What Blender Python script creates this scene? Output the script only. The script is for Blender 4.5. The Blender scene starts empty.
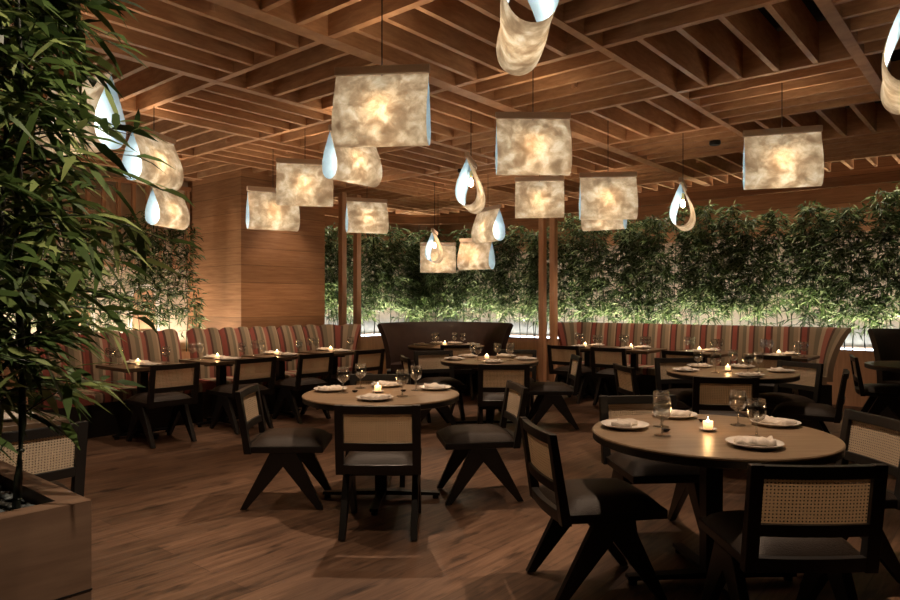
import bpy, math, random
from mathutils import Vector, Matrix
rnd = random.Random(7)
PI = math.pi
col = bpy.context.scene.collection
YAW = math.radians(40.0)
F2 = Vector((math.cos(YAW), math.sin(YAW), 0)); R2 = Vector((math.sin(YAW), -math.cos(YAW), 0))

# ------------------------------------------------------------------ materials
def newmat(name):
    m = bpy.data.materials.new(name); m.use_nodes = True
    nt = m.node_tree; nt.nodes.clear()
    out = nt.nodes.new('ShaderNodeOutputMaterial')
    return m, nt, out
def N(nt, t, **kw):
    n = nt.nodes.new(t)
    for k, v in kw.items():
        if k in n.inputs: n.inputs[k].default_value = v
        else: setattr(n, k, v)
    return n
def L(nt, a, b): nt.links.new(a, b)
def ramp(nt, stops, interp='LINEAR'):
    r = nt.nodes.new('ShaderNodeValToRGB'); cr = r.color_ramp; cr.interpolation = interp
    while len(cr.elements) < len(stops): cr.elements.new(0.5)
    for e, (p, c) in zip(cr.elements, stops):
        e.position = p; e.color = (*c, 1)
    return r
def simple(name, color, rough=.5, metal=0, bump=0, bscale=60, spec=.5, var=.12, vscale=9):
    m, nt, out = newmat(name)
    b = N(nt, 'ShaderNodeBsdfPrincipled'); b.inputs['Roughness'].default_value = rough
    b.inputs['Metallic'].default_value = metal; b.inputs['Specular IOR Level'].default_value = spec
    tc = N(nt, 'ShaderNodeTexCoord')
    n = N(nt, 'ShaderNodeTexNoise', Scale=vscale); L(nt, tc.outputs['Object'], n.inputs['Vector'])
    c0 = tuple(max(0, x*(1-var)) for x in color); c1 = tuple(min(1, x*(1+var)) for x in color)
    r = ramp(nt, [(.3, c0), (.7, c1)]); L(nt, n.outputs['Fac'], r.inputs['Fac'])
    L(nt, r.outputs['Color'], b.inputs['Base Color'])
    if bump:
        n2 = N(nt, 'ShaderNodeTexNoise', Scale=bscale); L(nt, tc.outputs['Object'], n2.inputs['Vector'])
        bp = N(nt, 'ShaderNodeBump', Strength=bump, Distance=.01); L(nt, n2.outputs['Fac'], bp.inputs['Height'])
        L(nt, bp.outputs['Normal'], b.inputs['Normal'])
    L(nt, b.outputs['BSDF'], out.inputs['Surface'])
    return m
def wood(name, dark, light, rough=.5, scale=(1, 12, 12), plank=None, spec=.4):
    """grain stretched along one object axis; optional plank rows of different tone"""
    m, nt, out = newmat(name)
    b = N(nt, 'ShaderNodeBsdfPrincipled'); b.inputs['Roughness'].default_value = rough
    b.inputs['Specular IOR Level'].default_value = spec
    tc = N(nt, 'ShaderNodeTexCoord'); mp = N(nt, 'ShaderNodeMapping'); mp.inputs['Scale'].default_value = scale
    L(nt, tc.outputs['Object'], mp.inputs['Vector'])
    n = N(nt, 'ShaderNodeTexNoise', Scale=2.2, Detail=6, Roughness=.6, Distortion=.4)
    L(nt, mp.outputs['Vector'], n.inputs['Vector'])
    r = ramp(nt, [(.3, dark), (.7, light)]); L(nt, n.outputs['Fac'], r.inputs['Fac'])
    cur = r.outputs['Color']
    if plank:
        sep = N(nt, 'ShaderNodeSeparateXYZ'); L(nt, tc.outputs['Object'], sep.inputs[0])
        d = N(nt, 'ShaderNodeMath', operation='DIVIDE'); L(nt, sep.outputs[plank[0]], d.inputs[0]); d.inputs[1].default_value = plank[1]
        fl = N(nt, 'ShaderNodeMath', operation='FLOOR'); L(nt, d.outputs[0], fl.inputs[0])
        wn = N(nt, 'ShaderNodeTexWhiteNoise', noise_dimensions='1D'); L(nt, fl.outputs[0], wn.inputs['W'])
        mr = N(nt, 'ShaderNodeMapRange'); L(nt, wn.outputs['Value'], mr.inputs['Value'])
        mr.inputs['To Min'].default_value = .72; mr.inputs['To Max'].default_value = 1.15
        fr = N(nt, 'ShaderNodeMath', operation='FRACT'); L(nt, d.outputs[0], fr.inputs[0])
        gt = N(nt, 'ShaderNodeMath', operation='GREATER_THAN'); L(nt, fr.outputs[0], gt.inputs[0]); gt.inputs[1].default_value = .025
        mr2 = N(nt, 'ShaderNodeMapRange'); L(nt, gt.outputs[0], mr2.inputs['Value']); mr2.inputs['To Min'].default_value = .45
        mu = N(nt, 'ShaderNodeMath', operation='MULTIPLY'); L(nt, mr.outputs[0], mu.inputs[0]); L(nt, mr2.outputs[0], mu.inputs[1])
        hs = N(nt, 'ShaderNodeHueSaturation'); L(nt, cur, hs.inputs['Color']); L(nt, mu.outputs[0], hs.inputs['Value'])
        cur = hs.outputs['Color']
    L(nt, cur, b.inputs['Base Color']); L(nt, b.outputs['BSDF'], out.inputs['Surface'])
    return m

M = {}
M['fin'] = wood('lattice_oak', (.42, .215, .105), (.62, .36, .195), .55, (3, 3, 14))
M['pierwood'] = wood('panelled_wood', (.30, .145, .065), (.47, .25, .125), .5, (1.2, 1.2, 16), plank=('Z', .24))
M['post'] = wood('post_wood', (.50, .27, .15), (.66, .38, .22), .5, (10, 10, 1))
M['planter'] = wood('planter_wood', (.115, .066, .042), (.18, .11, .07), .5, (1, 9, 9))
M['darkwood'] = simple('blackened_wood', (.012, .011, .0105), .38, spec=.4)
M['tabletop'] = wood('round_table_top', (.17, .115, .07), (.29, .205, .13), .36, (12, 1.2, 8))
M['tabletop_dark'] = wood('square_table_top', (.075, .048, .03), (.13, .085, .052), .3, (8, 1.2, 8))
M['blackmetal'] = simple('black_metal', (.012, .012, .013), .35, .6)
M['cushion'] = simple('black_leather', (.026, .018, .013), .5, bump=.25, bscale=180, spec=.25)
M['booth'] = simple('dark_brown_leather', (.05, .03, .024), .5, bump=.2, bscale=120, spec=.3)
M['plate'] = simple('white_porcelain', (.78, .74, .68), .22, var=.02)
M['napkin'] = simple('linen_napkin', (.62, .56, .49), .9, bump=.3, bscale=300, var=.06)
M['dish'] = simple('black_glazed_dish', (.01, .01, .012), .15)
M['wax'] = simple('candle_wax', (.9, .8, .6), .5, var=.02)
M['wall'] = simple('pale_plaster', (.60, .50, .38), .9, bump=.2, bscale=40)
M['brownwall'] = simple('brown_wall', (.16, .085, .045), .8)
M['blackceil'] = simple('black_ceiling', (.008, .007, .007), .9)
M['soil'] = simple('dark_soil', (.02, .016, .012), .95, bump=.6, bscale=40)
M['pebble'] = simple('grey_pebble', (.10, .115, .115), .5, var=.4, vscale=4)
M['culm'] = simple('bamboo_culm', (.05, .055, .022), .35, var=.35)
M['culmdark'] = simple('dark_bamboo_culm', (.012, .015, .009), .3, var=.3)
M['header'] = wood('pendant_header_wood', (.60, .46, .35), (.75, .6, .47), .5, (2, 14, 14))
M['brass'] = simple('brass', (.6, .42, .18), .3, 1)

def emis(name, color, s):
    m, nt, out = newmat(name)
    e = N(nt, 'ShaderNodeEmission', Strength=s); e.inputs['Color'].default_value = (*color, 1)
    L(nt, e.outputs[0], out.inputs['Surface']); return m
M['bulb'] = emis('lit_bulb', (1, .78, .5), 12)
M['flame'] = emis('candle_flame', (1, .72, .36), 30)
M['strip'] = emis('cool_led_strip', (.62, .8, 1), 5)

def glassmat():
    m, nt, out = newmat('clear_glass')
    t = N(nt, 'ShaderNodeBsdfTransparent'); t.inputs['Color'].default_value = (.94, .96, .97, 1)
    g = N(nt, 'ShaderNodeBsdfGlossy', Roughness=.03); lw = N(nt, 'ShaderNodeLayerWeight', Blend=.22)
    mr = N(nt, 'ShaderNodeMapRange'); L(nt, lw.outputs['Facing'], mr.inputs['Value']); mr.inputs['To Min'].default_value = .13; mr.inputs['To Max'].default_value = .75
    mx = N(nt, 'ShaderNodeMixShader'); L(nt, mr.outputs[0], mx.inputs[0]); L(nt, t.outputs[0], mx.inputs[1]); L(nt, g.outputs[0], mx.inputs[2])
    L(nt, mx.outputs[0], out.inputs['Surface']); return m
M['glass'] = glassmat()
def votive():
    m, nt, out = newmat('frosted_votive_glass')
    t = N(nt, 'ShaderNodeBsdfTranslucent'); t.inputs['Color'].default_value = (1, .86, .68, 1)
    d = N(nt, 'ShaderNodeBsdfPrincipled', Roughness=.3); d.inputs['Base Color'].default_value = (.85, .8, .72, 1)
    e = N(nt, 'ShaderNodeEmission', Strength=.22); e.inputs['Color'].default_value = (1, .60, .32, 1)
    mx = N(nt, 'ShaderNodeMixShader', Fac=.6); L(nt, d.outputs[0], mx.inputs[1]); L(nt, t.outputs[0], mx.inputs[2])
    ad = N(nt, 'ShaderNodeAddShader'); L(nt, mx.outputs[0], ad.inputs[0]); L(nt, e.outputs[0], ad.inputs[1])
    L(nt, ad.outputs[0], out.inputs['Surface']); return m
M['votive'] = votive()

def cane():
    m, nt, out = newmat('woven_cane')
    tc = N(nt, 'ShaderNodeTexCoord'); sep = N(nt, 'ShaderNodeSeparateXYZ'); L(nt, tc.outputs['Object'], sep.inputs[0])
    acc = []
    for ax in ('X', 'Z'):
        d = N(nt, 'ShaderNodeMath', operation='DIVIDE'); L(nt, sep.outputs[ax], d.inputs[0]); d.inputs[1].default_value = .0135
        f = N(nt, 'ShaderNodeMath', operation='FRACT'); L(nt, d.outputs[0], f.inputs[0])
        s = N(nt, 'ShaderNodeMath', operation='SUBTRACT'); L(nt, f.outputs[0], s.inputs[0]); s.inputs[1].default_value = .5
        p = N(nt, 'ShaderNodeMath', operation='POWER'); L(nt, s.outputs[0], p.inputs[0]); p.inputs[1].default_value = 2
        acc.append(p)
    a = N(nt, 'ShaderNodeMath', operation='ADD'); L(nt, acc[0].outputs[0], a.inputs[0]); L(nt, acc[1].outputs[0], a.inputs[1])
    lt = N(nt, 'ShaderNodeMath', operation='LESS_THAN'); L(nt, a.outputs[0], lt.inputs[0]); lt.inputs[1].default_value = .055
    n = N(nt, 'ShaderNodeTexNoise', Scale=160); L(nt, tc.outputs['Object'], n.inputs['Vector'])
    r = ramp(nt, [(.3, (.58, .46, .32)), (.7, (.82, .67, .49))]); L(nt, n.outputs['Fac'], r.inputs['Fac'])
    d = N(nt, 'ShaderNodeBsdfPrincipled', Roughness=.6); L(nt, r.outputs['Color'], d.inputs['Base Color'])
    tl = N(nt, 'ShaderNodeBsdfTranslucent'); tl.inputs['Color'].default_value = (.6, .42, .24, 1)
    m1 = N(nt, 'ShaderNodeMixShader', Fac=.3); L(nt, d.outputs[0], m1.inputs[1]); L(nt, tl.outputs[0], m1.inputs[2])
    tr = N(nt, 'ShaderNodeBsdfTransparent')
    mx = N(nt, 'ShaderNodeMixShader'); L(nt, lt.outputs[0], mx.inputs[0]); L(nt, m1.outputs[0], mx.inputs[1]); L(nt, tr.outputs[0], mx.inputs[2])
    L(nt, mx.outputs[0], out.inputs['Surface']); return m
M['cane'] = cane()

PAPER_E = .30; PAPER_T = .9
def paper():
    m, nt, out = newmat('marbled_paper')
    tc = N(nt, 'ShaderNodeTexCoord'); oi = N(nt, 'ShaderNodeObjectInfo')
    ad0 = N(nt, 'ShaderNodeVectorMath', operation='ADD'); L(nt, tc.outputs['Object'], ad0.inputs[0])
    cb = N(nt, 'ShaderNodeCombineXYZ'); 
    mm = N(nt, 'ShaderNodeMath', operation='MULTIPLY'); L(nt, oi.outputs['Random'], mm.inputs[0]); mm.inputs[1].default_value = 37
    L(nt, mm.outputs[0], cb.inputs[0]); L(nt, mm.outputs[0], cb.inputs[1]); L(nt, cb.outputs[0], ad0.inputs[1])
    n = N(nt, 'ShaderNodeTexNoise', Scale=10, Detail=6, Roughness=.66, Distortion=.35); L(nt, ad0.outputs[0], n.inputs['Vector'])
    r = ramp(nt, [(.34, (.26, .165, .09)), (.46, (.48, .33, .19)), (.55, (.76, .57, .35)), (.66, (1.0, .84, .60))]); L(nt, n.outputs['Fac'], r.inputs['Fac'])
    d = N(nt, 'ShaderNodeBsdfDiffuse'); g0 = N(nt, 'ShaderNodeNewGeometry')   # sheet laminated from warm paper outside and a pale blue liner inside
    mc = N(nt, 'ShaderNodeMix', data_type='RGBA'); L(nt, g0.outputs['Backfacing'], mc.inputs[0]); mc.inputs[6].default_value = (.42, .29, .17, 1); mc.inputs[7].default_value = (.34, .48, .60, 1); L(nt, mc.outputs[2], d.inputs['Color'])
    t = N(nt, 'ShaderNodeBsdfTranslucent'); L(nt, r.outputs['Color'], t.inputs['Color'])
    e = N(nt, 'ShaderNodeEmission', Strength=PAPER_E); L(nt, r.outputs['Color'], e.inputs['Color'])
    # only the outer (warm) face of the sheet gives off the marbled glow; the inner face is a pale liner
    g = N(nt, 'ShaderNodeNewGeometry')
    mxe = N(nt, 'ShaderNodeMixShader'); L(nt, g.outputs['Backfacing'], mxe.inputs[0]); L(nt, e.outputs[0], mxe.inputs[1])
    e2 = N(nt, 'ShaderNodeEmission', Strength=.0); L(nt, e2.outputs[0], mxe.inputs[2])
    mx = N(nt, 'ShaderNodeMixShader', Fac=.11); L(nt, d.outputs[0], mx.inputs[1]); L(nt, t.outputs[0], mx.inputs[2])
    ad = N(nt, 'ShaderNodeAddShader'); L(nt, mx.outputs[0], ad.inputs[0]); L(nt, mxe.outputs[0], ad.inputs[1])
    L(nt, ad.outputs[0], out.inputs['Surface']); return m
M['paper'] = paper()

def leafmat(name, c0, c1, c2, tl=.35):
    m, nt, out = newmat(name)
    g = N(nt, 'ShaderNodeNewGeometry')
    r = ramp(nt, [(0, c0), (.6, c1), (1, c2)]); L(nt, g.outputs['Random Per Island'], r.inputs['Fac'])
    d = N(nt, 'ShaderNodeBsdfPrincipled', Roughness=.42); L(nt, r.outputs['Color'], d.inputs['Base Color'])
    d.inputs['Specular IOR Level'].default_value = .4
    t = N(nt, 'ShaderNodeBsdfTranslucent'); L(nt, r.outputs['Color'], t.inputs['Color'])
    mx = N(nt, 'ShaderNodeMixShader', Fac=tl); L(nt, d.outputs[0], mx.inputs[1]); L(nt, t.outputs[0], mx.inputs[2])
    L(nt, mx.outputs[0], out.inputs['Surface']); return m
M['leaf'] = leafmat('hedge_bamboo_leaf', (.02, .038, .012), (.075, .125, .036), (.38, .46, .24))
M['leaf_big'] = leafmat('planter_bamboo_leaf', (.024, .046, .014), (.075, .125, .032), (.24, .29, .10), .3)

def stripes():
    m, nt, out = newmat('striped_fabric')
    uv = N(nt, 'ShaderNodeUVMap', uv_map='UVMap'); sep = N(nt, 'ShaderNodeSeparateXYZ'); L(nt, uv.outputs[0], sep.inputs[0])
    d = N(nt, 'ShaderNodeMath', operation='DIVIDE'); L(nt, sep.outputs[0], d.inputs[0]); d.inputs[1].default_value = .44
    f = N(nt, 'ShaderNodeMath', operation='FRACT'); L(nt, d.outputs[0], f.inputs[0])
    red = (.21, .060, .046); red2 = (.25, .095, .07); tau = (.24, .185, .125); gr = (.15, .125, .085); br = (.075, .038, .028); cr = (.33, .25, .175)
    r = ramp(nt, [(0, red), (.13, br), (.19, tau), (.31, gr), (.42, cr), (.50, red2), (.62, br), (.67, gr), (.78, tau), (.90, cr), (.95, br)], 'CONSTANT')
    L(nt, f.outputs[0], r.inputs['Fac'])
    b = N(nt, 'ShaderNodeBsdfPrincipled', Roughness=.75); b.inputs['Specular IOR Level'].default_value = .2
    L(nt, r.outputs['Color'], b.inputs['Base Color'])
    tc = N(nt, 'ShaderNodeTexCoord'); n = N(nt, 'ShaderNodeTexNoise', Scale=200); L(nt, tc.outputs['Object'], n.inputs['Vector'])
    bp = N(nt, 'ShaderNodeBump', Strength=.2, Distance=.005); L(nt, n.outputs['Fac'], bp.inputs['Height']); L(nt, bp.outputs['Normal'], b.inputs['Normal'])
    L(nt, b.outputs['BSDF'], out.inputs['Surface']); return m
M['stripe'] = stripes()

def floormat():
    m, nt, out = newmat('oak_plank_floor')
    tc = N(nt, 'ShaderNodeTexCoord')
    br = N(nt, 'ShaderNodeTexBrick', Scale=1, offset=.37, squash=1.0)
    br.inputs['Mortar Size'].default_value = .0025; br.inputs['Brick Width'].default_value = 1.9; br.inputs['Row Height'].default_value = .19
    br.inputs['Color1'].default_value = (.25, .25, .25, 1); br.inputs['Color2'].default_value = (.85, .85, .85, 1); br.inputs['Mortar'].default_value = (0, 0, 0, 1)
    br.inputs['Mortar Smooth'].default_value = .2; br.inputs['Bias'].default_value = 0
    L(nt, tc.outputs['Object'], br.inputs['Vector'])
    mp = N(nt, 'ShaderNodeMapping'); mp.inputs['Scale'].default_value = (1.2, 13, 1); L(nt, tc.outputs['Object'], mp.inputs['Vector'])
    n = N(nt, 'ShaderNodeTexNoise', Scale=1.6, Detail=8, Roughness=.62, Distortion=.8); L(nt, mp.outputs['Vector'], n.inputs['Vector'])
    r = ramp(nt, [(.28, (.07, .037, .023)), (.5, (.165, .094, .058)), (.75, (.255, .155, .098))]); L(nt, n.outputs['Fac'], r.inputs['Fac'])
    mp2 = N(nt, 'ShaderNodeMapping'); mp2.inputs['Scale'].default_value = (2.2, 7, 1); L(nt, tc.outputs['Object'], mp2.inputs['Vector'])
    k = N(nt, 'ShaderNodeTexNoise', Scale=1.5, Detail=3); L(nt, mp2.outputs['Vector'], k.inputs['Vector'])
    kr = ramp(nt, [(.30, (.3, .3, .3)), (.42, (1, 1, 1))]); L(nt, k.outputs['Fac'], kr.inputs['Fac'])
    mr = N(nt, 'ShaderNodeMapRange'); L(nt, br.outputs['Color'], mr.inputs['Value']); mr.inputs['To Min'].default_value = .45; mr.inputs['To Max'].default_value = 1.15
    m1 = N(nt, 'ShaderNodeMix', data_type='RGBA', blend_type='MULTIPLY'); m1.inputs[0].default_value = 1
    L(nt, r.outputs['Color'], m1.inputs[6]); L(nt, kr.outputs['Color'], m1.inputs[7])
    hs = N(nt, 'ShaderNodeHueSaturation'); L(nt, m1.outputs[2], hs.inputs['Color']); L(nt, mr.outputs[0], hs.inputs['Value'])
    b = N(nt, 'ShaderNodeBsdfPrincipled', Roughness=.42); b.inputs['Specular IOR Level'].default_value = .35
    L(nt, hs.outputs['Color'], b.inputs['Base Color'])
    bp = N(nt, 'ShaderNodeBump', Strength=.15, Distance=.01); L(nt, n.outputs['Fac'], bp.inputs['Height']); L(nt, bp.outputs['Normal'], b.inputs['Normal'])
    L(nt, b.outputs['BSDF'], out.inputs['Surface']); return m
M['floor'] = floormat()

# ------------------------------------------------------------------ mesh tools
class MB:
    def __init__(s): s.v = []; s.f = []; s.uv = None
    def add(s, vs, fs):
        o = len(s.v); s.v += [tuple(v) for v in vs]; s.f += [tuple(i+o for i in f) for f in fs]; return s
    def box(s, c, d, rz=0, rx=0):
        x, y, z = (a/2 for a in d)
        vs = [Vector((i*x, j*y, k*z)) for k in (-1, 1) for j in (-1, 1) for i in (-1, 1)]
        mt = Matrix.Rotation(rz, 3, 'Z') @ Matrix.Rotation(rx, 3, 'X')
        vs = [mt @ v + Vector(c) for v in vs]
        return s.add(vs, [(0, 2, 3, 1), (4, 5, 7, 6), (0, 1, 5, 4), (2, 6, 7, 3), (0, 4, 6, 2), (1, 3, 7, 5)])
    def bx(s, x0, x1, y0, y1, z0, z1): return s.box(((x0+x1)/2, (y0+y1)/2, (z0+z1)/2), (x1-x0, y1-y0, z1-z0))
    def prism_x(s, pts, x0, x1):   # polygon in (y,z) extruded in x
        n = len(pts)
        vs = [(x0, y, z) for y, z in pts] + [(x1, y, z) for y, z in pts]
        fs = [tuple(range(n))[::-1], tuple(range(n, 2*n))] + [(i, (i+1) % n, n+(i+1) % n, n+i) for i in range(n)]
        return s.add(vs, fs)
    def lathe(s, prof, seg=24, c=(0, 0, 0), close=False):
        vs = []; fs = []; n = len(prof)
        for k in range(seg):
            a = 2*PI*k/seg
            for r, z in prof: vs.append((c[0]+r*math.cos(a), c[1]+r*math.sin(a), c[2]+z))
        m = n if close else n-1
        for k in range(seg):
            for i in range(m):
                j = (i+1) % n; k2 = (k+1) % seg
                fs.append((k*n+i, k2*n+i, k2*n+j, k*n+j))
        return s.add(vs, fs)
    def tube(s, pts, rad, seg=6):
        pts = [Vector(p) for p in pts]; vs = []; fs = []; n = len(pts)
        rr = rad if isinstance(rad, (list, tuple)) else [rad]*n
        for i, p in enumerate(pts):
            t = (pts[min(i+1, n-1)]-pts[max(i-1, 0)]).normalized()
            u = t.cross(Vector((0, 0, 1)))
            if u.length < .05: u = t.cross(Vector((1, 0, 0)))
            u.normalize(); w = t.cross(u)
            for k in range(seg):
                a = 2*PI*k/seg; vs.append(p+(u*math.cos(a)+w*math.sin(a))*rr[i])
        for i in range(n-1):
            for k in range(seg):
                fs.append((i*seg+k, i*seg+(k+1) % seg, (i+1)*seg+(k+1) % seg, (i+1)*seg+k))
        fs.append(tuple(range(seg))[::-1]); fs.append(tuple(range((n-1)*seg, n*seg)))
        return s.add(vs, fs)
    def build(s, name, mat, parent=None, smooth=False, bevel=0, uv=None, angle=None):
        me = bpy.data.meshes.new(name); me.from_pydata(s.v, [], s.f); me.update()
        if mat: me.materials.append(mat)
        if smooth:
            me.polygons.foreach_set('use_smooth', [True]*len(me.polygons))
            if angle: me.set_sharp_from_angle(angle=math.radians(angle))
        if uv:
            lay = me.uv_layers.new(name='UVMap')
            for lp in me.loops: lay.data[lp.index].uv = uv[lp.vertex_index]
        o = bpy.data.objects.new(name, me); col.objects.link(o)
        if parent: o.parent = parent
        if bevel:
            b = o.modifiers.new('bevel', 'BEVEL'); b.width = bevel; b.segments = 2; b.limit_method = 'ANGLE'
        return o
def tag(o, label=None, cat=None, group=None, kind=None):
    if label: o['label'] = label
    if cat: o['category'] = cat
    if group: o['group'] = group
    if kind: o['kind'] = kind
    return o
def empty(name, loc=(0, 0, 0), rz=0):
    o = bpy.data.objects.new(name, None); col.objects.link(o); o.location = loc; o.rotation_euler = (0, 0, rz)
    o.empty_display_size = .1; return o
def copy_tree(o, parent=None):
    c = o.copy(); col.objects.link(c)
    if parent: c.parent = parent
    for ch in list(o.children): copy_tree(ch, c)
    return c
class Proto:
    """first use hands out the object itself, later uses copy it with its parts"""
    def __init__(s, o): s.o = o; s.used = False
    def take(s):
        if not s.used: s.used = True; return s.o
        return copy_tree(s.o)
def place(o, x, y, z, rz, label=None, group=None):
    o.location = (x, y, z); o.rotation_euler = (0, 0, rz)
    if label: o['label'] = label
    if group: o['group'] = group
    elif 'group' in o: del o['group']
    return o
def struct(mb, name, mat, **k): return tag(mb.build(name, mat, **k), kind='structure')

# ------------------------------------------------------------------ the room
H = 3.55
struct(MB().bx(-3.2, 11.7, -4.2, 10.8, -.1, 0), 'floor', M['floor'])
struct(MB().bx(-3.2, 11.7, -4.2, 10.8, H, H+.1), 'ceiling', M['blackceil'])
struct(MB().bx(11.5, 11.7, -4.2, 10.8, 0, H), 'wall_right', M['wall'])
struct(MB().bx(-3.2, 11.5, 10.6, 10.8, 0, H), 'wall_back', M['wall'])
struct(MB().bx(-3.4, -3.2, -4.2, 10.8, 0, H), 'wall_left', M['brownwall'])
struct(MB().bx(-3.2, 11.5, -4.4, -4.2, 0, H), 'wall_front', M['brownwall'])
struct(MB().bx(5.23, 6.68, 8.1, 9.55, 0, 3.3), 'wall_column', M['pierwood'])
# wooden fascia with a rounded inner corner, hanging in front of the planting recess
def fascia():
    pts = [(10.5, -4.2), (10.5, 8.2)]
    cx, cy, r = 9.1, 8.2, 1.4
    for k in range(1, 13):
        a = PI/2*k/12; pts.append((cx+r*math.cos(a), cy+r*math.sin(a)))
    pts.append((6.68, 9.6))
    mb = MB(); t = .05; vs = []; fs = []
    P = [Vector((x, y)) for x, y in pts]; n = len(P)
    for i, p in enumerate(P):
        d = (P[min(i+1, n-1)]-P[max(i-1, 0)]).normalized(); nn = Vector((d.y, -d.x))
        q = p+nn*t
        vs += [(p.x, p.y, 2.99), (p.x, p.y, 3.17), (q.x, q.y, 3.17), (q.x, q.y, 2.99)]
    for i in range(n-1):
        for k in range(4):
            fs.append((i*4+k, i*4+(k+1) % 4, (i+1)*4+(k+1) % 4, (i+1)*4+k))
    fs += [(0, 1, 2, 3), ((n-1)*4+3, (n-1)*4+2, (n-1)*4+1, (n-1)*4)]
    mb.add(vs, fs); return mb
struct(fascia(), 'trim_1', M['pierwood'])
struct(MB().bx(11.44, 11.499, -4.1, 10.5, 2.45, 3.5), 'trim_2', M['pierwood'])
struct(MB().bx(6.7, 11.43, 10.54, 10.599, 2.45, 3.5), 'trim_3', M['pierwood'])

# ceiling lattice ------------------------------------------------------------
lat = tag(empty('ceiling_lattice', (6, 4, 3.2)), 'open timber ceiling lattice of square bays with fins turned in alternate directions', 'ceiling lattice')
PX = [3.0+1.348*i for i in range(-2, 6)]; PY = [.89+1.37*j for j in range(-3, 7)]
zb, zt = 3.2, 3.49
def lat_part(name, x0, x1, y0, y1, z0=zb, z1=zt, kind=None):
    mb = MB().bx(x0-6, x1-6, y0-4, y1-4, z0-3.2, z1-3.2)
    return mb.build(name, M['fin'], lat)
XE, YE = 10.5, 9.58
for i, x in enumerate(PX):
    w = .028
    lat_part('main_beam', x-w, x+w, PY[0], YE, zb, zt+.02)
for j, y in enumerate(PY):
    w = .062 if j in (5,) else (.04 if j % 3 == 0 else .03)
    lat_part('main_beam', PX[0], XE-.002, y-w, y+w, zb-.004, zt+.02)
fins = []
xs = PX+[10.5]; ys = PY+[9.58]
for i in range(len(xs)-1):
    for j in range(len(ys)-1):
        x0, x1, y0, y1 = xs[i], xs[i+1], ys[j], ys[j+1]
        cx, cy = (x0+x1)/2, (y0+y1)/2
        d = cx*F2.x+cy*F2.y; s = cx*R2.x+cy*R2.y
        if d < 2.6 or abs(s) > d*.665+1.3: continue
        pdir = (i-2+j-3) % 2 == 1
        if cx > PX[-1] : ncount = 4; pdir = True
        for k in range(1, 5):
            t = .020
            if pdir:
                yy = y0+(y1-y0)*k/5; fins.append((d, s, x0+.03, x1-.03, yy-t, yy+t))
            else:
                xx = x0+(x1-x0)*k/5; fins.append((d, s, xx-t, xx+t, y0+.03, y1-.03))
def infr(f):
    cx, cy = (f[2]+f[3])/2, (f[4]+f[5])/2
    d = cx*F2.x+cy*F2.y; s = cx*R2.x+cy*R2.y
    vis = abs(s) < d*.665 and d > 3.9
    return (0 if vis else 1, d)
fins.sort(key=infr)
for f in fins[:100]: lat_part('fin', *f[2:], zb+.003, zt)
mb = MB()
for f in fins[100:]: mb.bx(f[2]-6, f[3]-6, f[4]-4, f[5]-4, .003, zt-3.2)
tag(mb.build('fin', M['fin'], lat), kind='stuff')

# posts -----------------------------------------------------------------------
for (x, y), lab in {(7.34, 8.45): 'square wooden post left of its twin beside the left striped banquette end',
                    (7.66, 8.45): 'square wooden post right of its twin, between left striped banquette and dark booth',
                    (9.3, 5.86): 'square wooden post left of its twin, between dark booth and right striped banquette',
                    (9.34, 5.68): 'square wooden post right of its twin, next to the right striped banquette'}.items():
    tag(MB().box((0, 0, 1.6), (.095, .095, 3.2)).build('wooden_post', M['post'], bevel=.004), lab, 'post').location = (x, y, 0)

# troughs with led strips -----------------------------------------------------
def trough(name, x0, x1, y0, y1, label):
    r = empty(name, ((x0+x1)/2, (y0+y1)/2, 0)); tag(r, label, 'planter')
    cx, cy = (x0+x1)/2, (y0+y1)/2; X, Y = (x1-x0)/2, (y1-y0)/2; t = .04
    MB().bx(-X, X, -Y, -Y+t, 0, .76).bx(-X, X, Y-t, Y, 0, .76).bx(-X, -X+t, -Y+t, Y-t, 0, .76).bx(X-t, X, -Y+t, Y-t, 0, .76).build('box', M['post'], r)
    MB().bx(-X+t, X-t, -Y+t, Y-t, 0, .70).build('soil', M['soil'], r)
    return r
tr1 = trough('planter_trough', 10.55, 11.49, -1.2, 9.58, 'long low wooden planter trough under the bamboo on the right wall')
tr2 = trough('planter_trough', 6.7, 11.49, 9.62, 10.59, 'wooden planter trough in the far corner behind the wooden column')
tr3 = trough('planter_trough', 1.0, 5.2, 8.35, 8.95, 'low planter trough behind the left striped banquette, left of wooden column')
def strip(x0, x1, y0, y1, z, label):
    tag(MB().bx(x0, x1, y0, y1, z, z+.03).build('light_strip', M['strip']), label, 'light strip')
strip(11.40, 11.43, -1.1, 9.5, .705, 'cool white light strip behind the bamboo along the right wall')
strip(6.8, 10.9, 10.51, 10.54, .705, 'cool white light strip behind the bamboo in the far corner')

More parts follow.
